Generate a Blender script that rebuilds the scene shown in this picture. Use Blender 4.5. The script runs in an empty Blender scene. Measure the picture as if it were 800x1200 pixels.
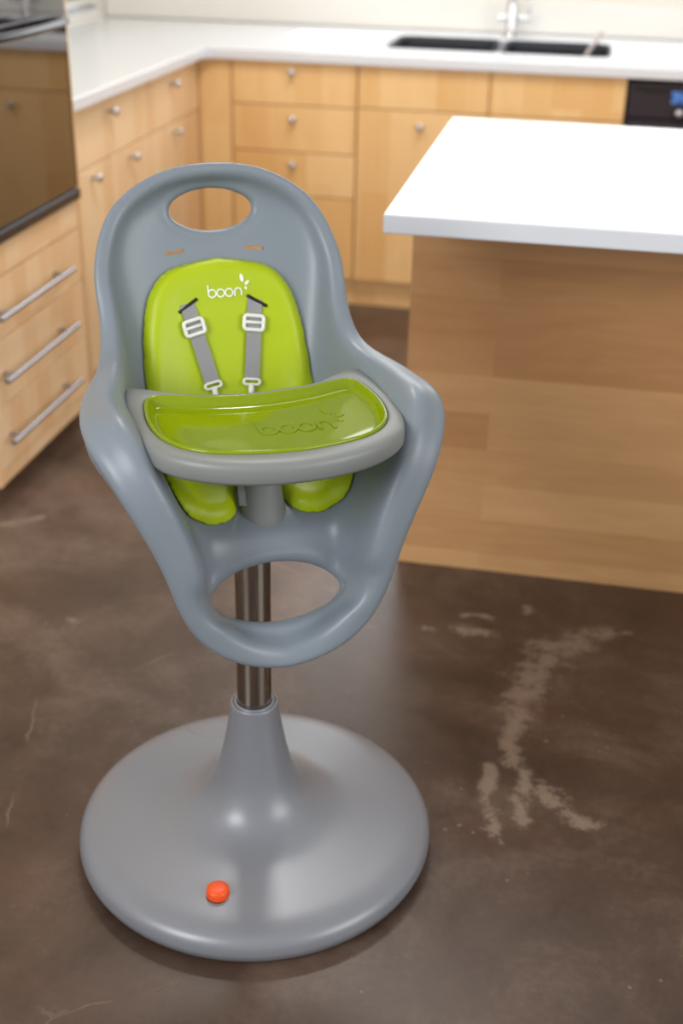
import bpy, bmesh, math
import numpy as np
from mathutils import Vector, Matrix
from mathutils.bvhtree import BVHTree

SC = bpy.context.scene
COL = SC.collection

# ------------------------------------------------------------------ camera
PITCH, YAW, ROLL, FPX, CAMH = 0.472457921, -0.185003002, 0.0232325605, 1449.0, 1.45
def cam_axes():
    cp, sp = math.cos(PITCH), math.sin(PITCH)
    cy, sy = math.cos(YAW), math.sin(YAW)
    f = Vector((cp * sy, cp * cy, -sp)); r = Vector((cy, -sy, 0)); u = r.cross(f)
    c, s = math.cos(ROLL), math.sin(ROLL)
    return c * r + s * u, -s * r + c * u, f
cr_, cu_, cf_ = cam_axes()
cd = bpy.data.cameras.new('camera')
cam = bpy.data.objects.new('camera', cd); COL.objects.link(cam)
M = Matrix((cr_, cu_, -cf_)).transposed().to_4x4()
M.translation = Vector((0, 0, CAMH))
cam.matrix_world = M
cd.sensor_fit = 'VERTICAL'; cd.sensor_height = 36; cd.sensor_width = 24
cd.lens = FPX * 36 / 1200
cd.clip_start = .05
cd.dof.use_dof = True; cd.dof.focus_distance = 1.62; cd.dof.aperture_fstop = 2.9
SC.camera = cam

# ------------------------------------------------------------------ light
W = bpy.data.worlds.new('daylight'); SC.world = W; W.use_nodes = True
W.node_tree.nodes['Background'].inputs[0].default_value = (.93, .96, 1, 1)
W.node_tree.nodes['Background'].inputs[1].default_value = .42
def area(name, loc, target, sx, sy, power, color=(1, 1, 1)):
    l = bpy.data.lights.new(name, 'AREA'); l.shape = 'RECTANGLE'; l.size = sx; l.size_y = sy
    l.energy = power; l.color = color
    o = bpy.data.objects.new(name, l); COL.objects.link(o); o.location = loc
    o.rotation_euler = (Vector(target) - Vector(loc)).to_track_quat('-Z', 'Y').to_euler()
    return o
area('window_daylight', (-.3, 5.30, 1.75), (-.3, 2.0, .9), 1.9, .95, 15, (.93, .97, 1))
area('room_window_light', (3.0, .2, 1.9), (-.4, 2.0, .6), 2.0, 1.6, 38, (1, .98, .95))
area('left_window_light', (-1.9, -.6, 2.0), (-.5, 2.4, .7), 1.6, 1.2, 50, (.97, .98, 1))
area('aisle_fill_light', (-.3, 3.3, 2.6), (-.9, 4.7, .3), 1.2, .5, 13, (1, .98, .95))  # unseen fill added over the aisle to brighten the back cabinets
area('ceiling_lamp_light', (-.75, 2.9, 2.55), (-.75, 2.9, 0), .22, .22, 9, (1, .97, .92))

vs = SC.view_settings
vs.view_transform = 'Standard'; vs.look = 'None'; vs.exposure = 0.55; vs.gamma = 1
vs.use_curve_mapping = False

# ------------------------------------------------------------------ materials
def lin(r, g, b):
    f = lambda v: (v / 255 / 12.92) if v / 255 <= .04045 else ((v / 255 + .055) / 1.055) ** 2.4
    return (f(r), f(g), f(b), 1)
class NT:
    def __init__(s, name):
        s.m = bpy.data.materials.new(name); s.m.use_nodes = True
        s.t = s.m.node_tree; s.b = s.t.nodes['Principled BSDF']
    def n(s, typ, **k):
        o = s.t.nodes.new(typ)
        for a, v in k.items(): setattr(o, a, v)
        return o
    def link(s, a, b): s.t.links.new(a, b)
    def put(s, sock, v):
        if hasattr(v, 'is_output'): s.link(v, sock)
        else: sock.default_value = v
    def math(s, op, a, b=None, c=None, clamp=False):
        o = s.n('ShaderNodeMath', operation=op); o.use_clamp = clamp
        for i, v in enumerate((a, b, c)):
            if v is not None: s.put(o.inputs[i], v)
        return o.outputs[0]
    def vmath(s, op, a, b=None, scale=None):
        o = s.n('ShaderNodeVectorMath', operation=op)
        s.put(o.inputs[0], a)
        if b is not None: s.put(o.inputs[1], b)
        if scale is not None: s.put(o.inputs[3], scale)
        return o
    def mix(s, f, a, b, mode='MIX'):
        o = s.n('ShaderNodeMix', data_type='RGBA', blend_type=mode)
        s.put(o.inputs[0], f); s.put(o.inputs[6], a); s.put(o.inputs[7], b)
        return o.outputs[2]
    def ramp(s, f, stops):
        o = s.n('ShaderNodeValToRGB'); s.put(o.inputs[0], f)
        e = o.color_ramp.elements
        while len(e) < len(stops): e.new(.5)
        for i, (p, c) in enumerate(stops): e[i].position = p; e[i].color = c
        return o.outputs[0]
    def noise(s, vec, scale, detail=3, rough=.5, dist=0):
        o = s.n('ShaderNodeTexNoise'); s.put(o.inputs['Vector'], vec)
        o.inputs['Scale'].default_value = scale; o.inputs['Detail'].default_value = detail
        o.inputs['Roughness'].default_value = rough; o.inputs['Distortion'].default_value = dist
        return o.outputs[0]
    def bump(s, h, strength, dist=.002):
        o = s.n('ShaderNodeBump'); s.put(o.inputs['Height'], h)
        o.inputs['Strength'].default_value = strength; o.inputs['Distance'].default_value = dist
        s.link(o.outputs[0], s.b.inputs['Normal'])
    def coords(s): return s.n('ShaderNodeTexCoord').outputs['Object']

def plain(name, col, rough=.5, metal=0, spec=.5, coat=0, var=.04, vscale=30, bump=0, bscale=300, trans=0):
    t = NT(name); c = t.coords()
    n = t.noise(c, vscale, 3)
    k = 1 - var
    dark = (col[0] * k, col[1] * k, col[2] * k, 1)
    t.link(t.mix(n, dark, col), t.b.inputs['Base Color'])
    t.b.inputs['Roughness'].default_value = rough; t.b.inputs['Metallic'].default_value = metal
    t.b.inputs['Specular IOR Level'].default_value = spec
    t.b.inputs['Coat Weight'].default_value = coat; t.b.inputs['Coat Roughness'].default_value = .08
    t.b.inputs['Transmission Weight'].default_value = trans
    if bump: t.bump(t.noise(c, bscale, 2), bump, .001)
    return t.m

def wood(name, light, dark, along, across, bw, bl, rough=.38, contrast=1.0):
    """glued-up board timber: boards bw wide across the grain, bl long along it"""
    t = NT(name); c = t.coords()
    sp = t.n('ShaderNodeSeparateXYZ'); t.link(c, sp.inputs[0])
    A = sp.outputs['XYZ'.index(along)]; B = sp.outputs['XYZ'.index(across)]
    rnd = t.n('ShaderNodeObjectInfo').outputs['Random']
    r7 = t.math('MULTIPLY', rnd, 7.3)
    cb = t.n('ShaderNodeCombineXYZ'); t.put(cb.inputs[0], t.math('ADD', A, r7)); t.put(cb.inputs[1], t.math('ADD', B, t.math('MULTIPLY', rnd, 3.1)))
    br = t.n('ShaderNodeTexBrick'); t.link(cb.outputs[0], br.inputs['Vector'])
    br.offset = .37; br.offset_frequency = 2
    br.inputs['Color1'].default_value = (0, 0, 0, 1); br.inputs['Color2'].default_value = (1, 1, 1, 1)
    br.inputs['Mortar'].default_value = (.5, .5, .5, 1)
    br.inputs['Scale'].default_value = 1; br.inputs['Mortar Size'].default_value = 0
    br.inputs['Brick Width'].default_value = bl; br.inputs['Row Height'].default_value = bw
    sc = t.n('ShaderNodeMapping'); t.link(cb.outputs[0], sc.inputs[0]); sc.inputs['Scale'].default_value = (2.2, 26, 1)
    # each board shifts its own grain
    sh = t.vmath('ADD', sc.outputs[0], t.vmath('SCALE', br.outputs['Color'], scale=9.0).outputs[0]).outputs[0]
    g = t.noise(sh, 2.6, 5, .6, .6)
    big = t.noise(t.vmath('MULTIPLY', cb.outputs[0], (2.0, 7.0, 1.0)).outputs[0], 1.6, 3, .55, 1.2)
    bv = t.n('ShaderNodeSeparateColor'); t.link(br.outputs['Color'], bv.inputs[0])
    v = t.math('ADD', t.math('MULTIPLY', bv.outputs[0], .48 * contrast), t.math('MULTIPLY', g, .34))
    v = t.math('ADD', v, t.math('MULTIPLY', big, .36))
    v = t.math('SUBTRACT', v, .06 + .12 * (contrast - 1))
    t.link(t.ramp(v, [(.22, light), (.8, dark)]), t.b.inputs['Base Color'])
    t.b.inputs['Roughness'].default_value = rough
    t.bump(g, .08, .001)
    return t.m

MW = lin(226, 178, 122); MD = lin(200, 142, 84)
M_wood_side = wood('maple_boards_side', lin(248, 216, 174), lin(234, 190, 140), 'Z', 'Y', .085, 1.6)
M_wood_back = wood('maple_boards_back', lin(246, 206, 148), lin(230, 180, 114), 'Z', 'X', .10, 1.6)
M_wood_front = wood('maple_boards_front', lin(246, 208, 152), lin(230, 182, 120), 'X', 'Z', .07, .9)
M_wood_island = wood('maple_planks_island', lin(212, 166, 116), lin(180, 130, 84), 'X', 'Z', .088, .95, contrast=.95)
M_white = plain('white_quartz', lin(226, 229, 234), .16, spec=.5, var=.03, vscale=14)
M_wall = plain('cream_wall_paint', lin(236, 230, 220), .6, var=.02, vscale=4)
M_splash = plain('cream_stone_upstand', lin(238, 234, 226), .35, var=.03, vscale=6)
M_ceil = plain('white_ceiling_paint', lin(240, 239, 236), .7, var=.01)
M_steel = plain('brushed_steel', lin(165, 165, 172), .34, metal=1, var=.05, vscale=60)
M_knob = plain('satin_nickel', lin(208, 208, 214), .30, metal=.9, var=.03)
M_chrome = plain('chrome', lin(205, 205, 205), .10, metal=1, var=.02)
M_pole = plain('polished_steel_pole', lin(176, 170, 160), .05, metal=1, var=.03)
M_grey = plain('blue_grey_plastic', lin(128, 137, 145), .38, spec=.5, var=.03, vscale=9, bump=.03)
M_greybase = plain('silver_grey_plastic', lin(132, 134, 140), .34, metal=.12, spec=.55, var=.05, vscale=7, bump=.02, bscale=200)
M_tray = plain('warm_grey_plastic', lin(131, 134, 131), .42, var=.03, bump=.05)
M_lime = plain('lime_foam', lin(176, 196, 6), .42, spec=.4, var=.04, vscale=12, bump=.04)
M_olive = plain('glossy_olive_plastic', lin(132, 150, 0), .07, spec=.42, coat=.0, var=.02, vscale=5)
M_strap = plain('grey_webbing', lin(152, 152, 152), .75, var=.18, vscale=420, bump=.3, bscale=600)
M_whitepl = plain('white_plastic', lin(236, 236, 228), .35, var=.02)
M_print = plain('white_print', lin(243, 246, 225), .5, var=.01)
M_black = plain('black_plastic', lin(16, 16, 18), .4, var=.05)
M_orange = plain('orange_rubber', lin(240, 84, 22), .38, var=.04)
M_ovenframe = plain('black_oven_trim', lin(34, 36, 46), .22, var=.05)
M_ovenbar = plain('lilac_grey_metal', lin(140, 136, 150), .3, metal=.7, var=.05)
M_dw = plain('black_appliance_enamel', lin(46, 44, 54), .25, var=.06)
M_board = plain('white_chopping_board', lin(248, 249, 250), .4, var=.01)
M_sink = plain('dark_granite_sink', lin(30, 32, 42), .5, spec=.4, var=.12, vscale=80)
M_utensil = plain('pinkish_grey_steel', lin(176, 162, 160), .35, metal=.6, var=.06)
M_blind = plain('pale_blind_slats', lin(232, 230, 216), .55, var=.05)

def mk_glass(name, col, rough=.03):
    t = NT(name); c = t.coords()
    t.link(t.mix(t.noise(c, 2, 2), col, (col[0] * .8, col[1] * .8, col[2] * .8, 1)), t.b.inputs['Base Color'])
    t.b.inputs['Roughness'].default_value = rough; t.b.inputs['Specular IOR Level'].default_value = 1.0
    t.b.inputs['IOR'].default_value = 1.9
    return t.m
M_ovenglass = mk_glass('dark_oven_glass', lin(30, 20, 16))
def mk_display():
    t = NT('blue_display'); t.b.inputs['Base Color'].default_value = lin(20, 40, 90)
    n = t.noise(t.coords(), 90, 1)
    t.link(t.ramp(n, [(.45, lin(30, 60, 120)), (.6, lin(90, 150, 210))]), t.b.inputs['Emission Color'])
    t.b.inputs['Emission Strength'].default_value = .6
    return t.m
M_disp = mk_display()
def mk_pane():
    t = NT('clear_window_glass')
    t.b.inputs['Transmission Weight'].default_value = 1; t.b.inputs['Roughness'].default_value = 0
    t.link(t.mix(t.noise(t.coords(), 2), (1, 1, 1, 1), (.97, .99, .98, 1)), t.b.inputs['Base Color'])
    t.b.inputs['IOR'].default_value = 1.05
    return t.m
M_pane = mk_pane()

def mk_floor():
    t = NT('stained_concrete'); c = t.coords()
    big = t.noise(c, 1.3, 5, .6, .8)
    med = t.noise(c, 6, 6, .65, .5)
    fine = t.noise(c, 60, 4, .7)
    v = t.math('ADD', t.math('MULTIPLY', big, .55), t.math('ADD', t.math('MULTIPLY', med, .32), t.math('MULTIPLY', fine, .13)))
    base = t.ramp(v, [(.36, lin(52, 38, 29)), (.5, lin(78, 61, 50)), (.64, lin(112, 94, 82))])
    # reddish clouding
    base = t.mix(t.math('MULTIPLY', t.ramp(t.noise(c, 2.3, 3, .5, .4), [(.5, (0, 0, 0, 1)), (.72, (1, 1, 1, 1))]), .30), base, lin(104, 70, 54))
    # worn pale patches, along short paths
    wob = t.vmath('SCALE', t.vmath('SUBTRACT', t.n('ShaderNodeTexNoise').outputs['Color'], (.5, .5, .5)).outputs[0], scale=.05)
    ns = [n for n in t.t.nodes if n.type == 'TEX_NOISE'][-1]
    t.link(c, ns.inputs['Vector']); ns.inputs['Scale'].default_value = 9; ns.inputs['Detail'].default_value = 5
    p = t.vmath('ADD', c, wob.outputs[0]).outputs[0]
    paths = [([(.198, 2.372), (.15, 2.352)], .010), ([(.15, 2.352), (.116, 2.346)], .022),
             ([(.09, 2.315), (.04, 2.262)], .034), ([(.04, 2.262), (.004, 2.161)], .042), ([(.004, 2.161), (-.02, 2.034)], .038),
             ([(-.02, 2.034), (-.026, 1.94)], .028), ([(-.026, 1.94), (-.02, 1.86)], .022),
             ([(-.058, 1.84), (-.032, 1.656)], .014), ([(-.002, 1.849), (.018, 1.70)], .015), ([(.045, 1.795), (.12, 1.715)], .020),
             ([(-.168, 2.294), (-.099, 2.296)], .020), ([(-.156, 2.355), (-.094, 2.358)], .009), ([(-.225, 2.292), (-.24, 2.293)], .010),
             ([(-1.337, 2.521), (-1.26, 2.577)], .014), ([(-.02, 2.40), (-.02, 2.43)], .010), ([(-1.0, 2.14), (-.985, 2.14)], .008)]
    dmin = None
    for (a, b), r in paths:
        a3, b3 = Vector((a[0], a[1], 0)), Vector((b[0], b[1], 0)); ba = b3 - a3
        pa = t.vmath('SUBTRACT', p, tuple(a3)).outputs[0]
        h = t.math('DIVIDE', t.vmath('DOT_PRODUCT', pa, tuple(ba)).outputs['Value'], ba.length_squared, clamp=True)
        q = t.vmath('SCALE', tuple(ba), scale=h).outputs[0]
        d = t.math('DIVIDE', t.vmath('LENGTH', t.vmath('SUBTRACT', pa, q).outputs[0]).outputs['Value'], r)
        dmin = d if dmin is None else t.math('MINIMUM', dmin, d)
    br = t.noise(c, 30, 9, .80, .1)
    k = t.math('SUBTRACT', .74, t.math('ADD', t.math('MULTIPLY', dmin, .62), t.math('MULTIPLY', t.math('SUBTRACT', br, .5), 5.0)))
    mask = t.math('MULTIPLY', k, 1.6, clamp=True)
    near = t.math('SUBTRACT', 1.0, t.math('MULTIPLY', dmin, .16), clamp=True)
    pale = lin(150, 130, 112)
    base = t.mix(t.math('MULTIPLY', mask, t.math('ADD', .35, t.math('MULTIPLY', fine, .55))), base, pale)
    # scattered specks
    vo = t.n('ShaderNodeTexVoronoi'); t.link(c, vo.inputs['Vector']); vo.inputs['Scale'].default_value = 26; vo.inputs['Randomness'].default_value = 1
    sp = t.math('LESS_THAN', vo.outputs['Distance'], t.math('MULTIPLY', t.math('SUBTRACT', t.noise(c, 4, 3), .44), .50))
    base = t.mix(t.math('MULTIPLY', sp, t.math('MULTIPLY', t.noise(c, 150, 2), .75)), base, pale)
    # fine cracks and scuffs
    vc = t.n('ShaderNodeTexVoronoi', feature='DISTANCE_TO_EDGE'); t.link(t.vmath('ADD', p, (.37, .11, 0)).outputs[0], vc.inputs['Vector']); vc.inputs['Scale'].default_value = 1.25
    ck = t.math('MULTIPLY', t.math('LESS_THAN', vc.outputs['Distance'], .0022), t.ramp(t.noise(c, 3.5, 2), [(.5, (0, 0, 0, 1)), (.56, (1, 1, 1, 1))]))
    base = t.mix(t.math('MULTIPLY', ck, .28), base, lin(150, 125, 108))
    t.link(base, t.b.inputs['Base Color'])
    rr = t.math('ADD', .24, t.math('ADD', t.math('MULTIPLY', med, .22), t.math('MULTIPLY', mask, .15)))
    t.link(rr, t.b.inputs['Roughness'])
    t.b.inputs['Specular IOR Level'].default_value = .5
    t.bump(t.math('ADD', med, t.math('MULTIPLY', fine, .3)), .12, .003)
    return t.m
M_floor = mk_floor()

# ------------------------------------------------------------------ helpers
def link(name, me, mat, parent=None, loc=None, smooth=False):
    o = bpy.data.objects.new(name, me); COL.objects.link(o)
    for m in (mat if isinstance(mat, (list, tuple)) else [mat]): me.materials.append(m)
    if smooth:
        for p in me.polygons: p.use_smooth = True
    if parent: o.parent = parent
    if loc: o.location = loc
    return o
def obj(name, bm, mat, parent=None, loc=None, smooth=False, autosmooth=None):
    bmesh.ops.recalc_face_normals(bm, faces=bm.faces)
    if autosmooth:
        for e in bm.edges:
            if len(e.link_faces) == 2: e.smooth = e.calc_face_angle(0) < autosmooth
    me = bpy.data.meshes.new(name); bm.to_mesh(me); bm.free()
    return link(name, me, mat, parent, loc, smooth or bool(autosmooth))
def thing(name, label, cat, loc=(0, 0, 0), rz=0, group=None):
    o = bpy.data.objects.new(name, None); COL.objects.link(o); o.location = loc; o.rotation_euler = (0, 0, rz)
    o.empty_display_size = .05
    tag(o, label, cat, group); return o
def tag(o, label, cat, group=None):
    o['label'] = label; o['category'] = cat
    if group: o['group'] = group
    return o
def struct(o): o['kind'] = 'structure'; return o
def box(bm, x0, x1, y0, y1, z0, z1, bev=0.0, seg=2):
    r = bmesh.ops.create_cube(bm, size=1)
    for v in r['verts']:
        v.co = Vector(((x0 + x1) / 2 + v.co.x * (x1 - x0), (y0 + y1) / 2 + v.co.y * (y1 - y0), (z0 + z1) / 2 + v.co.z * (z1 - z0)))
    if bev:
        es = list({e for v in r['verts'] for e in v.link_edges})
        bmesh.ops.bevel(bm, geom=es, offset=bev, segments=seg, affect='EDGES', profile=.5)
    return bm
def bx(*a, **k): return box(bmesh.new(), *a, **k)
def tube(bm, pts, rad, n=16, closed=False, caps=True, sect=None, up=None):
    pts = [Vector(p) for p in pts]; m = len(pts)
    rads = rad if isinstance(rad, (list, tuple, np.ndarray)) else [rad] * m
    rings = []; ref = None
    for i, p in enumerate(pts):
        a = pts[(i - 1) % m] if (closed or i > 0) else p
        b = pts[(i + 1) % m] if (closed or i < m - 1) else p
        t = (b - a).normalized()
        if ref is None:
            ref = t.orthogonal().normalized() if up is None else Vector(up)
        ref = (ref - t * ref.dot(t)).normalized(); bn = t.cross(ref)
        sx, sy = (1, 1) if sect is None else sect
        rings.append([bm.verts.new(p + (ref * math.cos(2 * math.pi * k / n) * sx + bn * math.sin(2 * math.pi * k / n) * sy) * rads[i]) for k in range(n)])
    for i in range(m if closed else m - 1):
        A, B = rings[i], rings[(i + 1) % m]
        for k in range(n): bm.faces.new((A[k], A[(k + 1) % n], B[(k + 1) % n], B[k]))
    if caps and not closed:
        bm.faces.new(rings[0][::-1]); bm.faces.new(rings[-1])
    return bm
def lathe(bm, prof, cx=0, cy=0, n=64, axis='Z'):
    rings = []
    for r, z in prof:
        if r < 1e-6: rings.append([bm.verts.new((cx, cy, z))])
        else: rings.append([bm.verts.new((cx + r * math.cos(2 * math.pi * k / n), cy + r * math.sin(2 * math.pi * k / n), z)) for k in range(n)])
    for A, B in zip(rings[:-1], rings[1:]):
        for k in range(n):
            a = (A[k % len(A)], A[(k + 1) % len(A)], B[(k + 1) % len(B)], B[k % len(B)])
            u = []
            for v in a:
                if v not in u: u.append(v)
            if len(u) >= 3: bm.faces.new(u)
    return bm
def catmull(P, n, closed=False):
    P = np.array(P, float)
    if closed: Q = np.vstack([P[-1:], P, P[:2]])
    else: Q = np.vstack([2 * P[0] - P[1], P, 2 * P[-1] - P[-2]])
    o = []
    for i in range(1, len(Q) - 2):
        p0, p1, p2, p3 = Q[i - 1:i + 3]
        for t in np.arange(n) / n:
            o.append(.5 * (2 * p1 + (p2 - p0) * t + (2 * p0 - 5 * p1 + 4 * p2 - p3) * t * t + (3 * p1 - p0 - 3 * p2 + p3) * t ** 3))
    if not closed: o.append(Q[-2])
    return np.array(o)
def resample(P, n, closed=False):
    P = np.array(P, float)
    if closed: P = np.vstack([P, P[:1]])
    s = np.r_[0, np.cumsum(np.linalg.norm(np.diff(P, axis=0), axis=1))]
    q = np.linspace(0, s[-1], n + 1)[:-1] if closed else np.linspace(0, s[-1], n)
    return np.c_[tuple(np.interp(q, s, P[:, k]) for k in range(P.shape[1]))]

# ================================================================== SETTING
XF, YB = -1.40, 4.48          # cabinet faces: left run, back run
struct(obj('floor', bx(-2.3, 4.5, -3.0, 5.6, -.1, 0), M_floor))
struct(obj('wall_left', bx(-2.19, -2.07, -.5, 4.72, 0, 2.7), M_wall))
bm = bmesh.new()
box(bm, -2.19, -2.07, 4.72, 5.47, 0, .93); box(bm, -2.19, -2.07, 4.72, 5.47, 1.9, 2.7); box(bm, -2.19, -2.07, 5.33, 5.47, .93, 1.9)
struct(obj('wall_left', bm, M_wall))
bm = bmesh.new()
WX0, WX1, WZ0, WZ1 = -1.3, .75, 1.16, 2.2
box(bm, -2.07, WX0, 5.36, 5.47, 0, 2.7); box(bm, WX1, 4.4, 5.36, 5.47, 0, 2.7)
box(bm, WX0, WX1, 5.36, 5.47, 0, WZ0); box(bm, WX0, WX1, 5.36, 5.47, WZ1, 2.7)
struct(obj('wall_back', bm, M_wall))
struct(obj('ceiling', bx(-2.19, 4.4, 1.2, 5.47, 2.7, 2.8), M_ceil))
# the stone upstand along the back wall
o = struct(obj('trim_1', bx(-2.065, 4.0, 5.335, 5.358, .916, 1.036, bev=.003), M_splash))
# window over the sink
w = bpy.data.objects.new('window_1', None); COL.objects.link(w); w.location = ((WX0 + WX1) / 2, 5.42, WZ0); struct(w)
hw = (WX1 - WX0) / 2; hh = WZ1 - WZ0
bm = bmesh.new()
box(bm, -hw, hw, -.03, .03, 0, .05); box(bm, -hw, hw, -.03, .03, hh - .05, hh); box(bm, -hw, -hw + .05, -.03, .03, .05, hh - .05)
box(bm, hw - .05, hw, -.03, .03, .05, hh - .05); box(bm, -.025, .025, -.03, .03, .05, hh - .05)
obj('window_frame', bm, M_board, w)
obj('window_pane', bx(-hw + .05, hw - .05, .0, .006, .05, hh - .05), M_pane, w)
# window in the left wall at the corner, with a blind
w = bpy.data.objects.new('window_2', None); COL.objects.link(w); w.location = (-2.13, 5.025, .93); struct(w)
bm = bmesh.new()
box(bm, -.03, .03, -.305, .305, -.014, .012); box(bm, -.03, .03, -.305, .305, .935, .97)
box(bm, -.03, .03, -.305, -.27, .035, .935); box(bm, -.03, .03, .27, .305, .035, .935)
obj('window_frame', bm, M_board, w)
obj('window_pane', bx(-.03, -.024, -.27, .27, .035, .935), mk_glass('greenish_window_glass', lin(176, 184, 160), .15), w)
bl = thing('window_blind', 'pale slatted blind in the corner window above the left worktop', 'blind', (-2.085, 5.025, .95))
bm = bmesh.new()
for k in range(22):
    z = .03 + k * .04
    r = box(bm, -.004, .010, -.262, .262, z, z + .018)
box(bm, -.012, .012, -.265, .265, .905, .935)
obj('slats', bm, M_blind, bl)
for y in (-.18, .18): obj('cord', tube(bmesh.new(), [(.012, y, .02), (.012, y, .91)], .0015, 6), M_blind, bl)

# ================================================================== KITCHEN
def knob(parent, p, d):
    """little turned knob standing off face point p in direction d"""
    bm = bmesh.new(); lathe(bm, [(0, 0), (.0075, 0), (.006, .006), (.0055, .014), (.011, .018), (.0135, .023), (.0125, .029), (.007, .032), (0, .0325)], n=20)
    q = Vector((0, 0, 1)).rotation_difference(Vector(d))
    bmesh.ops.transform(bm, matrix=Matrix.Translation(Vector(p)) @ q.to_matrix().to_4x4(), verts=bm.verts)
    return obj('knob', bm, M_knob, parent, smooth=True)
def bar_handle(parent, x, y0, y1, z):
    bm = bmesh.new(); n = 16
    tube(bm, [(x + .034, y0, z), (x + .034, y1, z)], .0068, n)
    for y in (y0 + .055, y1 - .055): tube(bm, [(x, y, z), (x + .034, y, z)], .0055, 12)
    return obj('handle', bm, M_steel, parent, autosmooth=.8)

G = .0018   # half gap between fronts
def side_front(kind, par, y0, y1, z0, z1, kn=None):
    o = obj(kind, bx(-.019, 0, y0 + G, y1 - G, z0 + G, z1 - G, bev=.0012), M_wood_side, par)
    if kn: knob(o, (0, kn[0], kn[1]), (1, 0, 0))
    return o
def back_front(kind, par, x0, x1, z0, z1, kn=None, mat=None):
    o = obj(kind, bx(x0 + G, x1 - G, 0, .019, z0 + G, z1 - G, bev=.0012), mat or M_wood_back, par)
    if kn: knob(o, (kn[0], 0, kn[1]), (0, -1, 0))
    return o

# --- tall oven housing (left)
YR, XT = 3.24, -1.36
t = thing('oven_cabinet', 'tall maple cabinet housing the black oven over three drawers with long bar handles', 'cabinet', (XT, 2.92, 0))
bm = bmesh.new(); y0, y1 = 2.60 - 2.92, YR - 2.92
box(bm, -.62, -.002, y1 - .018, y1, .06, 2.3); box(bm, -.62, -.002, y0, y0 + .018, .06, 2.3); box(bm, -.62, -.6, y0 + .018, y1 - .018, .06, 2.3)
box(bm, -.6, -.025, y0 + .018, y1 - .018, .062, .08); box(bm, -.6, -.012, y0 + .018, y1 - .018, .578, .655)
box(bm, -.6, -.012, y0 + .018, y1 - .018, 1.49, 1.53); box(bm, -.6, -.012, y0 + .018, y1 - .018, 2.28, 2.3)
obj('body', bm, M_wood_side, t)
obj('plinth', bx(-.60, -.08, y0, y1, 0, .06), M_wood_side, t)
obj('bottom_rail', bx(-.016, -.001, y0 + .012, y1 - .019, .062, .098, bev=.001), M_wood_side, t)
for z0, z1, zh in ((.10, .262, .181), (.262, .427, .343), (.427, .577, .50)):
    d = obj('drawer', bx(-.019, 0, y0 + .012, y1 - .03, z0 + G, z1 - G, bev=.0012), M_wood_side, t)
    bar_handle(d, 0, -.298, .155, zh)
obj('rail', bx(-.012, 0, y0 + .012, y1 - .03, .580, .656, bev=.001), M_wood_side, t)
obj('door', bx(-.019, 0, y0 + .012, y1 - .03, 1.53, 2.28, bev=.0012), M_wood_side, t)

# --- built-in oven
ov = thing('oven', 'black built-in wall oven with dark brown reflective glass door', 'oven', (XT, 2.92, .664))
bm = bmesh.new(); box(bm, -.55, -.002, -.295, .285, .0, .815)
obj('body', bm, M_ovenframe, ov)
obj('bottom_trim', bx(0, .012, -.30, .296, -.006, .022, bev=.004), M_ovenframe, ov)
dr = obj('door', bx(0, .006, -.30, .296, .026, .53, bev=.002), M_ovenglass, ov)
bm = bmesh.new()
pts = [(.006 + .040 * math.sin(math.pi * (i / 16)) ** .5 if 0 < i < 16 else .006, -.285 + .565 * i / 16, .452) for i in range(17)]
tube(bm, pts, .010, 14, sect=(1, 1.25), up=(0, 0, 1))
obj('handle', bm, M_ovenframe, dr, smooth=True)
cp = obj('control_panel', bx(0, .006, -.30, .296, .535, .66, bev=.002), M_ovenglass, ov)
for y in (-.2, .2): knob(cp, (.006, y, .60), (1, 0, 0))
obj('display', bx(.006, .0075, -.07, .07, .58, .62), M_disp, cp)
obj('upper_panel', bx(0, .006, -.30, .296, .665, .81, bev=.002), M_ovenglass, ov)

# --- left run base cabinets
def base_side(label, y0, y1, fronts):
    c = (y0 + y1) / 2; t = thing('base_cabinet', label, 'cabinet', (XF, c, 0), group='base cabinets under the worktop')
    bm = bmesh.new(); a, b = y0 - c, y1 - c
    box(bm, -.62, -.02, a, a + .018, .1, .877); box(bm, -.62, -.02, b - .018, b, .1, .877); box(bm, -.62, -.6, a + .018, b - .018, .1, .877)
    box(bm, -.6, -.02, a + .018, b - .018, .1, .118); box(bm, -.6, -.02, a + .018, b - .018, .86, .877)
    obj('body', bm, M_wood_side, t)
    obj('plinth', bx(-.6, -.02, a, b, 0, .099), M_wood_side, t)
    for kind, f0, f1, z0, z1, kn in fronts:
        side_front(kind, t, f0 - c, f1 - c, z0, z1, None if kn is None else (kn[0] - c, kn[1]))
    return t
a = base_side('maple base cabinet right beside the oven, one wide drawer over two doors', 3.245, 3.93,
  [('drawer', 3.245, 3.93, .70, .877, (3.588, .828)), ('door', 3.245, 3.588, .10, .70, (3.426, .667)), ('door', 3.588, 3.93, .10, .70, (3.749, .667))])
b = base_side('maple base cabinet at the inner corner, drawer over a single door', 3.932, 4.477,
  [('drawer', 3.932, 4.477, .70, .877, (4.174, .828)), ('door', 3.932, 4.477, .10, .70, (4.19, .667))])
for q in (a, b):
    for k in ('group',):
        if k in q: del q[k]

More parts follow.
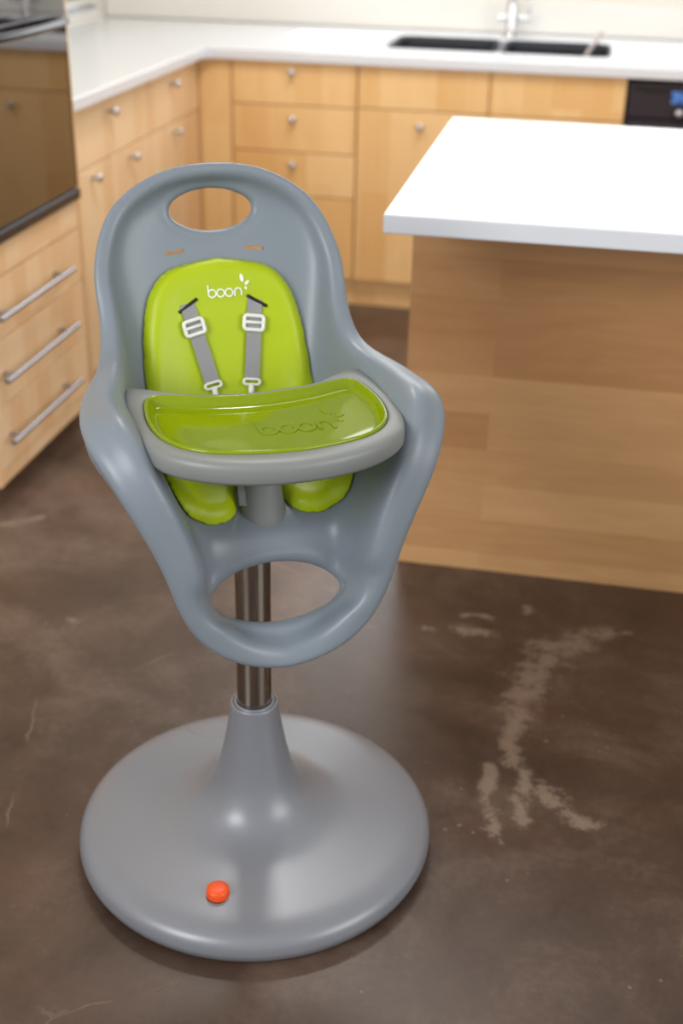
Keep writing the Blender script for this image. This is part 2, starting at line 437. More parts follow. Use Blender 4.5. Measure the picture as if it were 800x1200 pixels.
# --- back run
def base_back(name, label, x0, x1, fronts, cat='cabinet', post=None):
    c = (x0 + x1) / 2; t = thing(name, label, cat, (c, YB, 0))
    a, b = x0 - c, x1 - c
    bm = bmesh.new()
    box(bm, a, a + .018, .02, .8, .1, .875); box(bm, b - .018, b, .02, .8, .1, .875); box(bm, a + .018, b - .018, .78, .8, .1, .875)
    box(bm, a + .018, b - .018, .02, .58, .1, .118)
    obj('body', bm, M_wood_back, t)
    obj('plinth', bx(a, b, .046, .064, 0, .099), M_wood_front, t)
    for kind, f0, f1, z0, z1, kn in fronts:
        back_front(kind, t, f0 - c, f1 - c, z0, z1, None if kn is None else (kn[0] - c, kn[1]))
    if post: obj('corner_post', bx(post[0] - c, post[1] - c, .0, .05, .0, .877, bev=.001), M_wood_back, t)
    return t
base_back('drawer_cabinet', 'maple cabinet of four stacked drawers in the corner of the back run', -1.274, -.818,
  [('drawer', -1.274, -.818, .728, .877, (-1.05, .842)), ('drawer', -1.274, -.818, .565, .728, (-1.048, .683)),
   ('drawer', -1.274, -.818, .408, .565, (-1.048, .523)), ('drawer', -1.274, -.818, .107, .408, (-1.048, .355))], post=(-1.3995, -1.277))
base_back('sink_cabinet', 'maple cabinet under the sink with two blank top panels and two doors', -.815, .109,
  [('front_panel', -.815, -.353, .732, .877, None), ('front_panel', -.353, .109, .732, .877, None),
   ('door', -.815, -.353, .107, .732, (-.586, .681)), ('door', -.353, .109, .107, .732, (-.12, .681))])
dw = thing('dishwasher', 'black dishwasher under the back worktop with a small blue display', 'dishwasher', (.415, YB, 0))
obj('body', bx(-.297, .297, .03, .6, .1, .868), M_dw, dw)
obj('plinth', bx(-.297, .297, .05, .07, 0, .099), M_black, dw)
obj('door', bx(-.298, .298, 0, .03, .11, .742, bev=.004), M_dw, dw)
bm = bmesh.new()
box(bm, -.298, .298, 0, .03, .748, .868, bev=.004)
cpn = obj('control_panel', bm, M_dw, dw)
obj('handle', bx(-.27, -.17, -.006, 0.001, .838, .846, bev=.002), M_black, cpn)
obj('display', bx(-.155, -.095, -.002, 0.0, .80, .84), M_disp, cpn)
knob(cpn, (-.125, 0, .772), (0, -1, 0))
base_back('corner_cabinet', 'maple base cabinet to the right of the dishwasher, with two doors', .72, 1.6,
  [('door', .72, 1.16, .107, .877, (1.1, .70)), ('door', 1.16, 1.6, .107, .877, (1.22, .70))])

# --- L-shaped worktop with a sink cut-out
SX0, SX1, SY0, SY1 = -.760, .045, 4.69, 5.10
def plate_with_hole(outer, hole, z0, z1, bev=.004):
    bm = bmesh.new()
    loops = []
    for z in (z0, z1):
        lo = [bm.verts.new((x, y, z)) for x, y in outer]
        li = [bm.verts.new((x, y, z)) for x, y in hole] if hole else []
        es = []
        for L in (lo, li):
            for i in range(len(L)): es.append(bm.edges.new((L[i], L[(i + 1) % len(L)])))
        bmesh.ops.triangle_fill(bm, use_beauty=True, edges=es)
        loops.append((lo, li))
    for j in (0, 1):
        A, B = loops[0][j], loops[1][j]
        for i in range(len(A)): bm.faces.new((A[i], A[(i + 1) % len(A)], B[(i + 1) % len(B)], B[i]))
    bmesh.ops.recalc_face_normals(bm, faces=bm.faces)
    bmesh.ops.dissolve_limit(bm, angle_limit=.001, verts=bm.verts, edges=bm.edges)
    es = [e for e in bm.edges if len(e.link_faces) == 2 and e.calc_face_angle(0) > .5 and abs(e.verts[0].co.z - e.verts[1].co.z) < 1e-6]
    if bev: bmesh.ops.bevel(bm, geom=es, offset=bev, segments=3, affect='EDGES', profile=.5)
    return bm
def rrect(x0, x1, y0, y1, r, n=6):
    o = []
    for cx, cy, a0 in ((x1 - r, y1 - r, 0), (x0 + r, y1 - r, 90), (x0 + r, y0 + r, 180), (x1 - r, y0 + r, 270)):
        for k in range(n + 1):
            a = math.radians(a0 + 90 * k / n); o.append((cx + r * math.cos(a), cy + r * math.sin(a)))
    return o
XE, YE = -1.362, 4.452
cor = [(XE + .035 - .035 * math.cos(math.radians(a)), YE - .035 + .035 * math.sin(math.radians(a))) for a in (0, 30, 60, 90)]
outer = [(-2.068, YR + .004), (XE, YR + .004)] + cor + [(1.9, YE), (1.9, 5.333), (-2.068, 5.333)]
tag(obj('worktop', plate_with_hole(outer, rrect(SX0, SX1, SY0, SY1, .05), .878, .914), M_white),
    'L-shaped white stone worktop running over the maple base cabinets into the corner', 'worktop')

# --- double undermount sink
sk = thing('sink', 'dark double-bowl sink set into the white worktop', 'sink', ((SX0 + SX1) / 2, (SY0 + SY1) / 2, .70))
def bowl(x0, x1, y0, y1):
    bm = bmesh.new(); Ls = []
    for ins, z in ((.0, .2132), (.003, .2134), (.005, .19), (.006, .10), (.012, .02), (.03, .004), (.06, .0)):
        Ls.append([bm.verts.new((x, y, z)) for x, y in rrect(x0 + ins, x1 - ins, y0 + ins, y1 - ins, max(.02, .05 - ins * .2))])
    for A, B in zip(Ls[:-1], Ls[1:]):
        for i in range(len(A)): bm.faces.new((A[i], A[(i + 1) % len(A)], B[(i + 1) % len(B)], B[i]))
    bm.faces.new(Ls[-1])
    for v in bm.verts: pass
    o = obj('bowl', bm, M_sink, sk, smooth=True)
    s = o.modifiers.new('wall', 'SOLIDIFY'); s.thickness = .003; s.offset = 1
    return o
w2 = (SX1 - SX0) / 2; h2 = (SY1 - SY0) / 2
bowl(-w2 + .001, -.012, -h2 + .001, h2 - .001); bowl(.012, w2 - .001, -h2 + .001, h2 - .001)
obj('divider', bx(-.011, .011, -h2 + .01, h2 - .01, .10, .200, bev=.004), M_steel, sk)
for x in (-.2, .2): obj('drain', lathe(bmesh.new(), [(0, .008), (.018, .008), (.03, .005), (.038, .002), (.038, .0)], x, 0, 24), M_steel, sk, smooth=True)

# --- faucet
fc = thing('faucet', 'chrome kitchen faucet standing behind the sink', 'faucet', (-.345, 5.215, .914))
obj('base', lathe(bmesh.new(), [(0, 0), (.028, 0), (.028, .006), (.024, .012), (.021, .03), (.0205, .12), (.018, .13), (0, .13)], n=28), M_chrome, fc, autosmooth=.7)
bm = bmesh.new()
pts = [(0, 0, .12), (0, 0, .30)] + [(0, -.10 + .10 * math.cos(a), .30 + .10 * math.sin(a)) for a in np.linspace(0, math.pi, 13)][1:] + [(0, -.20, .24)]
tube(bm, pts, .0125, 16); tube(bm, [(0, -.20, .25), (0, -.20, .18)], .016, 16)
obj('spout', bm, M_chrome, fc, autosmooth=.8)
bm = bmesh.new(); tube(bm, [(-.052, 0, .066), (.072, 0, .066)], .0135, 18)
vl = obj('valve_body', bm, M_chrome, fc, autosmooth=.8)
obj('lever', tube(bmesh.new(), [(.064, 0, .066), (.066, -.003, .10), (.070, -.008, .155)], [.006, .0045, .0045], 12), M_chrome, vl, smooth=True)

# --- things on the worktop
tag(obj('chopping_board', bx(-.19, .19, -.115, .115, 0, .014, bev=.005), M_board, None, (-.965, 4.91, .9142)),
    'white chopping board lying on the back worktop left of the sink', 'chopping board')
sp = thing('spatula', 'greyish utensil leaning out of the right end of the sink', 'utensil', (-.03, 4.90, .706))
obj('handle', tube(bmesh.new(), [(-.10, -.02, .03), (-.02, .03, .17), (.035, .065, .262)], [.006, .007, .006], 12, sect=(1, 1.4)), M_utensil, sp, smooth=True)
obj('blade', tube(bmesh.new(), [(-.155, -.055, .006), (-.145, -.05, .012), (-.12, -.033, .022), (-.096, -.018, .034)], [.014, .02, .018, .007], 14, sect=(.25, 1)), M_utensil, sp, smooth=True)

# --- island
isl = thing('kitchen_island', 'maple kitchen island body clad in horizontal planks, under the white slab', 'island', (.5, 2.9, 0))
bm = bmesh.new()
box(bm, -.841, .9, -.331, -.312, 0, .877, bev=.001)
obj('end_panel', bm, M_wood_island, isl)
bm = bmesh.new(); box(bm, -.841, -.822, -.311, .33, 0, .877, bev=.001)
obj('side_panel', bm, M_wood_side, isl)
obj('body', bx(-.82, .88, -.31, .31, 0, .877), M_wood_front, isl)
for x0, x1 in ((-.82, -.25), (-.25, .32), (.32, .88)):
    d = obj('door', bx(x0 + G, x1 - G, .311, .33, .1, .875, bev=.001), M_wood_back, isl)
    knob(d, (x1 - .05, .33, .78), (0, 1, 0))
tag(obj('island_worktop', bx(-.85, 1.0, -.69, .39, -.036, 0, bev=.004, seg=3), M_white, None, (.5, 2.9, .914)),
    'thick white stone slab overhanging the maple island', 'worktop')

# ceiling lamp (out of frame, its glint shows on the chair base)
cl = thing('ceiling_lamp', 'small round white ceiling lamp above the corner of the kitchen', 'lamp', (-.75, 2.9, 2.7))
obj('housing', lathe(bmesh.new(), [(0, 0), (.15, 0), (.15, -.05), (.13, -.055), (.13, -.03), (0, -.03)], n=32), M_board, cl, autosmooth=.6)

# ================================================================== HIGH CHAIR
CX, CY, TH = -.4287, 1.5715, math.radians(28.5)
HC = thing('high_chair', 'grey pedestal high chair with lime green pad and green tray on a round base', 'high chair', (CX, CY, 0), TH)
# chair-local: x = width, -y = forward, z = up.  L(w, forward, z)
def L(w, d, z): return Vector((w, -d, z))

# --- base with flared column
prof = [(0, .004), (.275, .004), (.286, .008), (.2925, .020), (.2925, .030), (.288, .041), (.277, .050), (.255, .0565), (.22, .061), (.18, .0655),
        (.145, .071), (.118, .080), (.098, .092), (.082, .108), (.069, .130), (.060, .155), (.053, .185), (.047, .215), (.042, .245), (.0385, .272), (.0375, .277), (.0355, .279), (.033, .277), (.0315, .27), (.0315, .20), (0, .20)]
P = catmull(prof[1:-3], 5)
bm = lathe(bmesh.new(), [prof[0]] + [tuple(p) for p in P] + prof[-3:], n=128)
base = obj('base', bm, M_greybase, HC, autosmooth=.9)
inv = Matrix.Rotation(-TH, 3, 'Z')
def w2l(x, y, z): return inv @ Vector((x - CX, y - CY, z))
bp = w2l(-.434, 1.364, 0)
bz = .0595
bm = lathe(bmesh.new(), [(0, .0150), (.010, .0148), (.0148, .0140), (.0172, .0115), (.0182, .004), (.0178, -.006), (0, -.006)], n=36)
obj('release_button', bm, M_orange, base, (bp.x, bp.y, bz + .001), autosmooth=1.2)
bm = lathe(bmesh.new(), [(.0178, .0), (.0178, .0022), (.0192, .0026), (.0206, .0), (.0206, -.004)], n=36)
obj('button_collar', bm, M_black, base, (bp.x, bp.y, bz - .0008), smooth=True)
def base_line(name, pts, r):
    pts = [w2l(x, y, 0) for x, y in pts]
    prz = sorted([(p[0], p[1]) for p in P if p[1] > .03])
    q = [Vector((p.x, p.y, float(np.interp(p.xy.length, [a for a, b in prz], [b for a, b in prz])))) for p in pts]
    return obj(name, tube(bmesh.new(), q, r, 8), M_greybase, base, smooth=True)
cv = catmull([(-.612, 1.762), (-.590, 1.742), (-.560, 1.735), (-.520, 1.742), (-.500, 1.752)], 6)
base_line('flap_edge', [tuple(v) for v in cv], .0013)
# --- pole
bm = bmesh.new(); lathe(bm, [(0, .21), (.0275, .21), (.0275, .60), (0, .60)], n=48)
obj('pole', bm, M_pole, HC, autosmooth=.7)
obj('collar', lathe(bmesh.new(), [(.0278, .268), (.0278, .2795), (.030, .281), (.0325, .279), (.0325, .268)], n=48), M_greybase, HC, smooth=True)

# --- seat shell
RIM = np.array([[0, -.232, 1.074], [.081, -.228, 1.062], [.149, -.216, 1.018], [.181, -.180, .948], [.183, -.135, .872], [.196, -.085, .830],
                [.232, .013, .818], [.240, .118, .813], [.211, .183, .762], [.166, .199, .662], [.131, .202, .56], [.078, .208, .506], [0, .209, .484]])
CEN = np.array([[-.250, 1.046], [-.251, 1.036], [-.241, 1.003], [-.219, .94], [-.189, .86], [-.163, .79], [-.138, .733], [-.094, .676],
                [.020, .660], [.100, .641], [.129, .577], [.163, .528], [.181, .512]])
NRM = np.array([[1, .15], [1, .17], [1, .2], [1, .25], [.9, .5], [.6, .8], [.25, 1], [.3, 1], [.7, .8], [.88, .5], [.92, .35], [.9, .4], [.85, .5]])
NRM = NRM / np.linalg.norm(NRM, axis=1)[:, None]
CW = [.010, .011, .013, .015, .019, .028, .045, .056, .052, .042, .032, .024, .018]
CH = [.000, .000, .001, .001, .003, .008, .010, .012, .013, .012, .009, .006, .004]
LR = [.018, .018, .018, .020, .022, .024, .028, .030, .028, .026, .024, .022, .022]
# rows: position of P1/P2 in the section (fraction of width, fraction towards the rim)
F1 = [.40, .42, .48, .52, .52, .46, .38, .36, .40, .48, .60, .60, .50]; M1 = [0.2, .12, .08, .06, .04, .02, .02, .02, .03, .03, .04, .08, .2]
F2 = [.72, .76, .80, .82, .80, .73, .62, .58, .62, .68, .72, .74, .74]; M2 = [.55, .50, .45, .42, .36, .28, .22, .22, .28, .34, .40, .50, .55]
NU = 14
mir = np.array([-1, 1, 1])
def smooth_rows(A, sym=None):
    A = np.array(A, float)
    if sym is not None: Q = np.vstack([A[1] * sym, A, A[-2] * sym])
    else: Q = np.vstack([2 * A[0] - A[1], A, 2 * A[-1] - A[-2]])
    o = []
    for i in range(1, len(Q) - 2):
        p0, p1, p2, p3 = Q[i - 1:i + 3]
        for t in np.arange(NU) / NU:
            o.append(.5 * (2 * p1 + (p2 - p0) * t + (2 * p0 - 5 * p1 + 4 * p2 - p3) * t * t + (3 * p1 - p0 - 3 * p2 + p3) * t ** 3))
    o.append(Q[-2]); return np.array(o)
rim = smooth_rows(RIM, mir)
par = smooth_rows(np.c_[CEN, NRM, CW, CH, LR, F1, M1, F2, M2])
tan = np.gradient(rim, axis=0); tan[0] = (1, 0, 0); tan[-1] = (-1, 0, 0)
tan /= np.linalg.norm(tan, axis=1)[:, None]
rows = []
for i in range(len(rim)):
    cd_, cz, nd, nz, cw, ch, lr, f1, m1, f2, m2 = par[i]
    N = np.array([0, nd, nz]); N /= np.linalg.norm(N)
    N = N - tan[i] * N.dot(tan[i]); N /= np.linalg.norm(N)
    T = np.cross(N, tan[i])
    R_ = rim[i]; C_ = np.array([0, cd_, cz])
    if T.dot(R_ - np.array([0, 0.0, .78])) < 0: T = -T
    crest = R_ - T * cw + N * ch
    mid = R_ - T * cw * .28 + N * ch * .75
    lip = R_ - T * .002 - N * lr * .45
    lip2 = R_ - T * .006 - N * lr
    E1 = crest - C_
    # limit for small widths
    p1 = C_ + np.array([f1 * R_[0], 0, 0]) + m1 * np.array([0, *(crest - C_)[1:]])
    p2 = C_ + np.array([f2 * R_[0], 0, 0]) + m2 * np.array([0, *(crest - C_)[1:]])
    ctrl = np.array([C_, p1, p2, crest, mid, R_, lip, lip2])
    full = np.vstack([ctrl[1] * mir, ctrl])
    o = []
    for j in range(1, len(full) - 1):
        q = np.vstack([full, 2 * full[-1] - full[-2]])
        p0, a1, a2, p3 = q[j - 1], q[j], q[j + 1], q[j + 2]
        for t_ in np.arange(8) / 8:
            o.append(.5 * (2 * a1 + (a2 - p0) * t_ + (2 * p0 - 5 * a1 + 4 * a2 - p3) * t_ ** 2 + (3 * a1 - p0 - 3 * a2 + p3) * t_ ** 3))
    o.append(full[-1]); rows.append(np.array(o))
rows = np.array(rows)                      # [u, v, 3] right half, (w, d, z)
full = np.concatenate([(rows * mir)[:, :0:-1], rows], axis=1)
# soften the patch in both directions, leaving its lip where it is
for _ in range(6):
    g = full.copy()
    g[1:-1, 1:-1] = .5 * full[1:-1, 1:-1] + .125 * (full[:-2, 1:-1] + full[2:, 1:-1] + full[1:-1, :-2] + full[1:-1, 2:])
    full = g
nu, nv = full.shape[:2]
_c = full[:, nv // 2, 1:].copy(); _s = np.r_[0, np.cumsum(np.linalg.norm(np.diff(_c, axis=0), axis=1))]
for (hd, hz), (ha, hb), rng in (((.139, .559), (.1075, .055), 1.35),):
    i0 = np.argmin((_c[:, 0] - hd) ** 2 + (_c[:, 1] - hz) ** 2)
    for i in range(nu):
        for j in range(nv):
            p = full[i, j]
            jo = abs(j - nv // 2); fj = min(1, max(0, (32 - jo) / 18)); fi = min(1, max(0, (nu - 1 - i) / 14))
            k = np.argmin(((_c - p[1:]) ** 2).sum(1)); e = math.hypot(p[0] / ha, (_s[k] - _s[i0]) / hb)
            if e < rng:
                w_ = min(1, (rng - e) / (rng - 1)); w_ = w_ * w_ * (3 - 2 * w_) * fj * fi
                # distance in front of the centre profile shrinks to nothing at the hole
                full[i, j, 1:] = p[1:] * (1 - .7 * w_) + _c[k] * .7 * w_
for _ in range(5):
    g = full.copy()
    g[1:-1, 12:-12] = .5 * full[1:-1, 12:-12] + .125 * (full[:-2, 12:-12] + full[2:, 12:-12] + full[1:-1, 11:-13] + full[1:-1, 13:-11])
    full = g
def sheet(skip=None):
    bm = bmesh.new()
    V = [[bm.verts.new(L(*full[i, j])) for j in range(nv)] for i in range(nu)]
    for i in range(nu - 1):
        for j in range(nv - 1):
            c = (full[i, j] + full[i + 1, j + 1]) / 2
            if skip and skip(c): continue
            bm.faces.new((V[i][j], V[i][j + 1], V[i + 1][j + 1], V[i + 1][j]))
    bmesh.ops.delete(bm, geom=[v for v in bm.verts if not v.link_faces], context='VERTS')
    bmesh.ops.remove_doubles(bm, verts=bm.verts, dist=.0004)
    bmesh.ops.dissolve_degenerate(bm, dist=.0001, edges=bm.edges)
    bmesh.ops.recalc_face_normals(bm, faces=bm.faces)
    return bm
def ev(o):
    dg = bpy.context.evaluated_depsgraph_get(); dg.update()
    return bpy.data.meshes.new_from_object(o.evaluated_get(dg))
def kill(o):
    m = o.data; bpy.data.objects.remove(o); bpy.data.meshes.remove(m)
BV = BVHTree.FromBMesh(sheet())
# centre profile with arc length
cen = full[:, nv // 2, 1:]
S = np.r_[0, np.cumsum(np.linalg.norm(np.diff(cen, axis=0), axis=1))]
def c_at(s):
    d = np.interp(s, S, cen[:, 0]); z = np.interp(s, S, cen[:, 1])
    e = .012
    t = np.array([np.interp(s + e, S, cen[:, 0]) - np.interp(s - e, S, cen[:, 0]), np.interp(s + e, S, cen[:, 1]) - np.interp(s - e, S, cen[:, 1])])
    t /= np.linalg.norm(t)
    return np.array([d, z]), t, np.array([-t[1], t[0]])      # point, tangent (downwards/forwards), normal into the bowl
def s_of_z(z): i = np.argmin(np.abs(cen[:, 1] - z) + (cen[:, 0] > -.07) * 9); return S[i]
def s_of_d(d): i = np.argmin(np.abs(cen[:, 0] - d) + (cen[:, 1] > .69) * 9); return S[i]
def on_surf(w, s, off=0, tree=None, reach=.13):
    p, t, n = c_at(s)
    o = L(w, p[0] + n[0] * reach, p[1] + n[1] * reach); dr = -L(0, n[0], n[1])
    h, nr, _, _ = (tree or BV).ray_cast(o, dr)
    if h is None: h = L(w, p[0], p[1]); nr = -dr
    if nr.dot(dr) > 0: nr = -nr
    return h + nr * off, nr
# holes
HS, FS = s_of_z(1.005), s_of_d(.139)
def ell(s0, a, b, w, s): return math.hypot(w / a, (s - s0) / b)
HA, HB, FA, FB = .063, .030, .0875, .0405
def s_near(c):
    i = np.argmin((cen[:, 0] - c[1]) ** 2 + (cen[:, 1] - c[2]) ** 2); return S[i]
def skip(c):
    if abs(c[0]) > .12: return False
    s = s_near(c)
    return ell(HS, HA + .009, HB + .009, c[0], s) < 1 or ell(FS, FA + .011, FB + .011, c[0], s) < 1
o1 = obj('tmp_sheet', sheet(skip), M_grey)
md = o1.modifiers.new('s', 'SOLIDIFY'); md.thickness = .0085; md.offset = -1 if False else 0
me1 = ev(o1); kill(o1)
bm = bmesh.new(); bm.from_mesh(me1); bpy.data.meshes.remove(me1)
def ring(s0, a, b, r, grow, sink, flat=0):
    pts = []
    for k in range(72):
        t_ = 2 * math.pi * k / 72
        w_, s_ = (a + grow) * math.cos(t_), s0 + (b + grow) * math.sin(t_)
        p, n = on_surf(w_, s_); q, _, _ = c_at(s_); p = p * (1 - flat) + L(w_, q[0], q[1]) * flat
        pts.append(p - n * sink)
    pts = resample(catmull([tuple(p) for p in pts[::3]], 4, True), 96, True)
    tube(bm, pts, r, 14, closed=True)
ring(HS, HA, HB, .0105, .0095, .0045)
ring(FS, FA, FB, .0135, .0125, .0065, .6)
# hemmed rim: a bead along the lip makes it read as a rounded, hollow-moulded edge
lipR = rows[:, -1]; lip = np.vstack([lipR, (lipR * mir)[-2:0:-1]])
lip = resample(lip, 200, True)
tube(bm, [tuple(L(*p)) for p in lip], .0062, 10, closed=True)
# boss under the seat that takes the pole
lathe(bm, [(0, .55), (.036, .55), (.040, .556), (.046, .58), (.06, .60), (.07, .64), (0, .65)], n=40)
me = bpy.data.meshes.new('tmp'); bm.to_mesh(me); bm.free()
o2 = link('tmp_shell', me, M_grey)
md = o2.modifiers.new('r', 'REMESH'); md.mode = 'VOXEL'; md.voxel_size = .0031
md = o2.modifiers.new('s', 'SMOOTH'); md.factor = .5; md.iterations = 9
# slots cut through the back
cm = bmesh.new()
for sx in (-1, 1):
    p, n = on_surf(sx * .0605, s_of_z(.951))
    tm = bmesh.new(); box(tm, -.0145, .0145, -.03, .03, -.0026, .0026, bev=.0014)
    rot = Matrix.Rotation(sx * .14, 4, 'Y')
    q = Matrix.Rotation(-.25, 4, 'X')
    bmesh.ops.transform(tm, matrix=Matrix.Translation(p) @ q @ rot, verts=tm.verts)
    mm = bpy.data.meshes.new('t'); tm.to_mesh(mm); tm.free(); cm.from_mesh(mm); bpy.data.meshes.remove(mm)
o3 = obj('tmp_cut', cm, M_grey)
md = o2.modifiers.new('b', 'BOOLEAN'); md.object = o3; md.solver = 'EXACT'; md.operation = 'DIFFERENCE'
me = ev(o2); kill(o2); kill(o3)
me.materials.clear()
bm = bmesh.new(); bm.from_mesh(me); bpy.data.meshes.remove(me)
shell = obj('seat_shell', bm, M_grey, HC, autosmooth=.7)

# --- seat pad (outline in width / profile length)
zt = s_of_z; df = s_of_d
half = [(0, zt(.938)), (.04, zt(.935)), (.08, zt(.921)), (.108, zt(.893)), (.123, zt(.85)), (.130, zt(.80)), (.134, zt(.74)), (.137, df(-.08)), (.141, df(-.02)),
        (.143, df(.035)), (.139, df(.062)), (.124, df(.084)), (.098, df(.093)), (.068, df(.092)), (.045, df(.082)), (.034, df(.06)), (.031, df(.03)), (.022, df(.012)), (0, df(.006))]
poly = catmull(np.array(half), 8)
poly = np.vstack([poly, (poly * [-1, 1])[-2:0:-1]])
def sdf(P):
    a = poly; b = np.roll(poly, -1, axis=0); ab = b - a
    best = np.full(len(P), 9.); g = np.zeros_like(P); inside = np.zeros(len(P), bool)
    for i in range(len(a)):
        pa = P - a[i]; t_ = np.clip(pa @ ab[i] / (ab[i] @ ab[i] + 1e-12), 0, 1)
        v = pa - t_[:, None] * ab[i]; d = np.hypot(v[:, 0], v[:, 1]); m = d < best
        best[m] = d[m]; g[m] = v[m]
        c_ = ((a[i, 1] > P[:, 1]) != (b[i, 1] > P[:, 1]))
        xx = a[i, 0] + (P[:, 1] - a[i, 1]) * ab[i, 0] / (ab[i, 1] if ab[i, 1] else 1e-9)
        inside ^= c_ & (P[:, 0] < xx)
    return np.where(inside, best, -best), g
step = .0035
ws = np.arange(-.147, .1471, step); ss = np.arange(poly[:, 1].min() - .006, poly[:, 1].max() + .006, step)
GW, GS = np.meshgrid(ws, ss); Pq = np.c_[GW.ravel(), GS.ravel()]
sd, gv = sdf(Pq)
keep = sd > -step * 1.1
Q = Pq.copy(); out_ = sd < 0; Q[out_] -= gv[out_]
hgt = lambda d: .020 * np.sqrt(np.clip(1 - (1 - np.clip(d / .020, 0, 1)) ** 2, 0, 1))
bm = bmesh.new(); top = {}; bot = {}
nW = len(ws)
for i in np.nonzero(keep)[0]:
    p, n = on_surf(Q[i, 0], Q[i, 1], 0)
    d = max(sd[i], 0)
    hh_ = float(hgt(np.array(d)))
    # shallow dish in the middle of the back
    dish = .004 * min(max((d - .03) / .04, 0), 1)
    top[i] = bm.verts.new(p + n * (.0075 + hh_ - dish)); bot[i] = bm.verts.new(p + n * .0045)
cnt = {}
for r in range(len(ss) - 1):
    for c_ in range(nW - 1):
        q = [r * nW + c_, r * nW + c_ + 1, (r + 1) * nW + c_ + 1, (r + 1) * nW + c_]
        if all(k in top for k in q) and max(sd[k] for k in q) > 0:
            bm.faces.new([top[k] for k in q]); bm.faces.new([bot[k] for k in q[::-1]])
            for x, y in zip(q, q[1:] + q[:1]): cnt[(x, y)] = 1
for (x, y) in list(cnt):
    if (y, x) not in cnt: bm.faces.new((top[y], top[x], bot[x], bot[y]))
bmesh.ops.delete(bm, geom=[v for v in bm.verts if not v.link_faces], context='VERTS')
bmesh.ops.remove_doubles(bm, verts=bm.verts, dist=.0003)
for _ in range(6): bmesh.ops.smooth_vert(bm, verts=bm.verts, factor=.5, use_axis_x=True, use_axis_y=True, use_axis_z=True)
bmesh.ops.recalc_face_normals(bm, faces=bm.faces)
BP = BVHTree.FromBMesh(bm)
pad = obj('seat_pad', bm, M_lime, HC, smooth=True)

# --- straps, buckles and print lying on the pad
def on_pad(w, s, off): return on_surf(w, s, off, BP)
def ribbon(path, width, name, mat, lift=.0012, th=.0016, par=HC, nseg=24):
    """path: (w, s[, extra lift]) points on the pad"""
    P = resample(catmull(np.array(path, float), 6), nseg); bm = bmesh.new(); Ls = []
    for i in range(len(P)):
        d = P[min(i + 1, len(P) - 1)][:2] - P[max(i - 1, 0)][:2]; d /= np.linalg.norm(d); nn = np.array([-d[1], d[0]])
        row = []
        for k in (-1, -.5, 0, .5, 1):
            q = P[i][:2] + nn * k * width / 2; lf = lift + (P[i][2] if P.shape[1] > 2 else 0)
            a, n = on_pad(q[0], q[1], lf); row.append((a, a + n * th))
        Ls.append(([bm.verts.new(a) for a, b in row], [bm.verts.new(b) for a, b in row]))
    for (A, B), (C, D) in zip(Ls[:-1], Ls[1:]):
        for k in range(4): bm.faces.new((B[k], B[k + 1], D[k + 1], D[k])); bm.faces.new((A[k + 1], A[k], C[k], C[k + 1]))
        bm.faces.new((A[0], B[0], D[0], C[0])); bm.faces.new((B[4], A[4], C[4], D[4]))
    for A, B in (Ls[0], Ls[-1]):
        for k in range(4): bm.faces.new((A[k], A[k + 1], B[k + 1], B[k]))
    return obj(name, bm, mat, par, autosmooth=.9)
def frame_on_pad(name, w, s, hw_, hs_, ang, r, mat, par, lift, bars=()):
    bm = bmesh.new(); ca, sa = math.cos(ang), math.sin(ang)
    def P_(x, y): return on_pad(w + x * ca - y * sa, s + x * sa + y * ca, lift)[0]
    tube(bm, [P_(x, y) for x, y in rrect(-hw_, hw_, -hs_, hs_, .004, 3)], r, 8, closed=True)
    for y in bars: tube(bm, [P_(-hw_, y), P_(hw_, y)], r * .8, 8)
    return obj(name, bm, mat, par, smooth=True)
def slot_on_pad(w0, s0, w1, s1, par=pad, r=.0026):
    bm = bmesh.new(); pts = [on_pad(w0 + (w1 - w0) * k / 6, s0 + (s1 - s0) * k / 6, .0004)[0] for k in range(7)]
    tube(bm, pts, r, 10, sect=(1, 1)); return obj('strap_slot', bm, M_black, par, smooth=True)
for sx in (-1, 1):
    s_in, s_out = zt(.884), zt(.868)
    slot_on_pad(sx * .038, s_in, sx * .067, s_out)
    top_w, bot_w = (.0535, .028) if sx < 0 else (.050, .033)
    sa_, sb_ = zt(.8765), zt(.764)
    st = ribbon([(sx * top_w, sa_, -.002), (sx * (top_w - .003), zt(.858), .001), (sx * (top_w * .5 + bot_w * .5), (sa_ + sb_) / 2, .003), (sx * bot_w, sb_, .003)], .0225, 'shoulder_strap', M_strap)
    ang = math.atan2(sx * (bot_w - top_w), -(sb_ - sa_)) * -1
    ang = -sx * (bot_w - top_w) / (sb_ - sa_)
    wb = sx * (top_w - .006)
    frame_on_pad('buckle', wb, zt(.845), .0150, .0105, ang, .0031, M_whitepl, st, .0068, bars=(-.0005,))
    frame_on_pad('hook', sx * (bot_w - .001), zt(.760), .0125, .0045, ang, .0021, M_whitepl, st, .0066)
    bm = bmesh.new(); tube(bm, [on_pad(sx * (bot_w - .002), zt(.755), .006)[0], on_pad(sx * (bot_w - .004), zt(.737), .006)[0]], .0045, 10)
    obj('hook_tongue', bm, M_whitepl, st, smooth=True)
    # lap belt, showing below the tray
    slot_on_pad(sx * .098, df(-.012), sx * .075, df(.004))
    ribbon([(sx * .070, df(-.09), .006), (sx * .078, df(-.045), .004), (sx * .086, df(-.004), -.001)], .022, 'lap_strap', M_strap)
bm = bmesh.new()
cs = [L(-.010, .0, .70), L(-.016, .03, .712), L(-.024, .055, .708), L(-.029, .072, .690), L(-.031, .080, .670)]
tube(bm, cs, [.010, .010, .0095, .008, .006], 10, sect=(1, .14), up=(1, 0, 0))
obj('crotch_strap', bm, M_strap, HC, smooth=True)

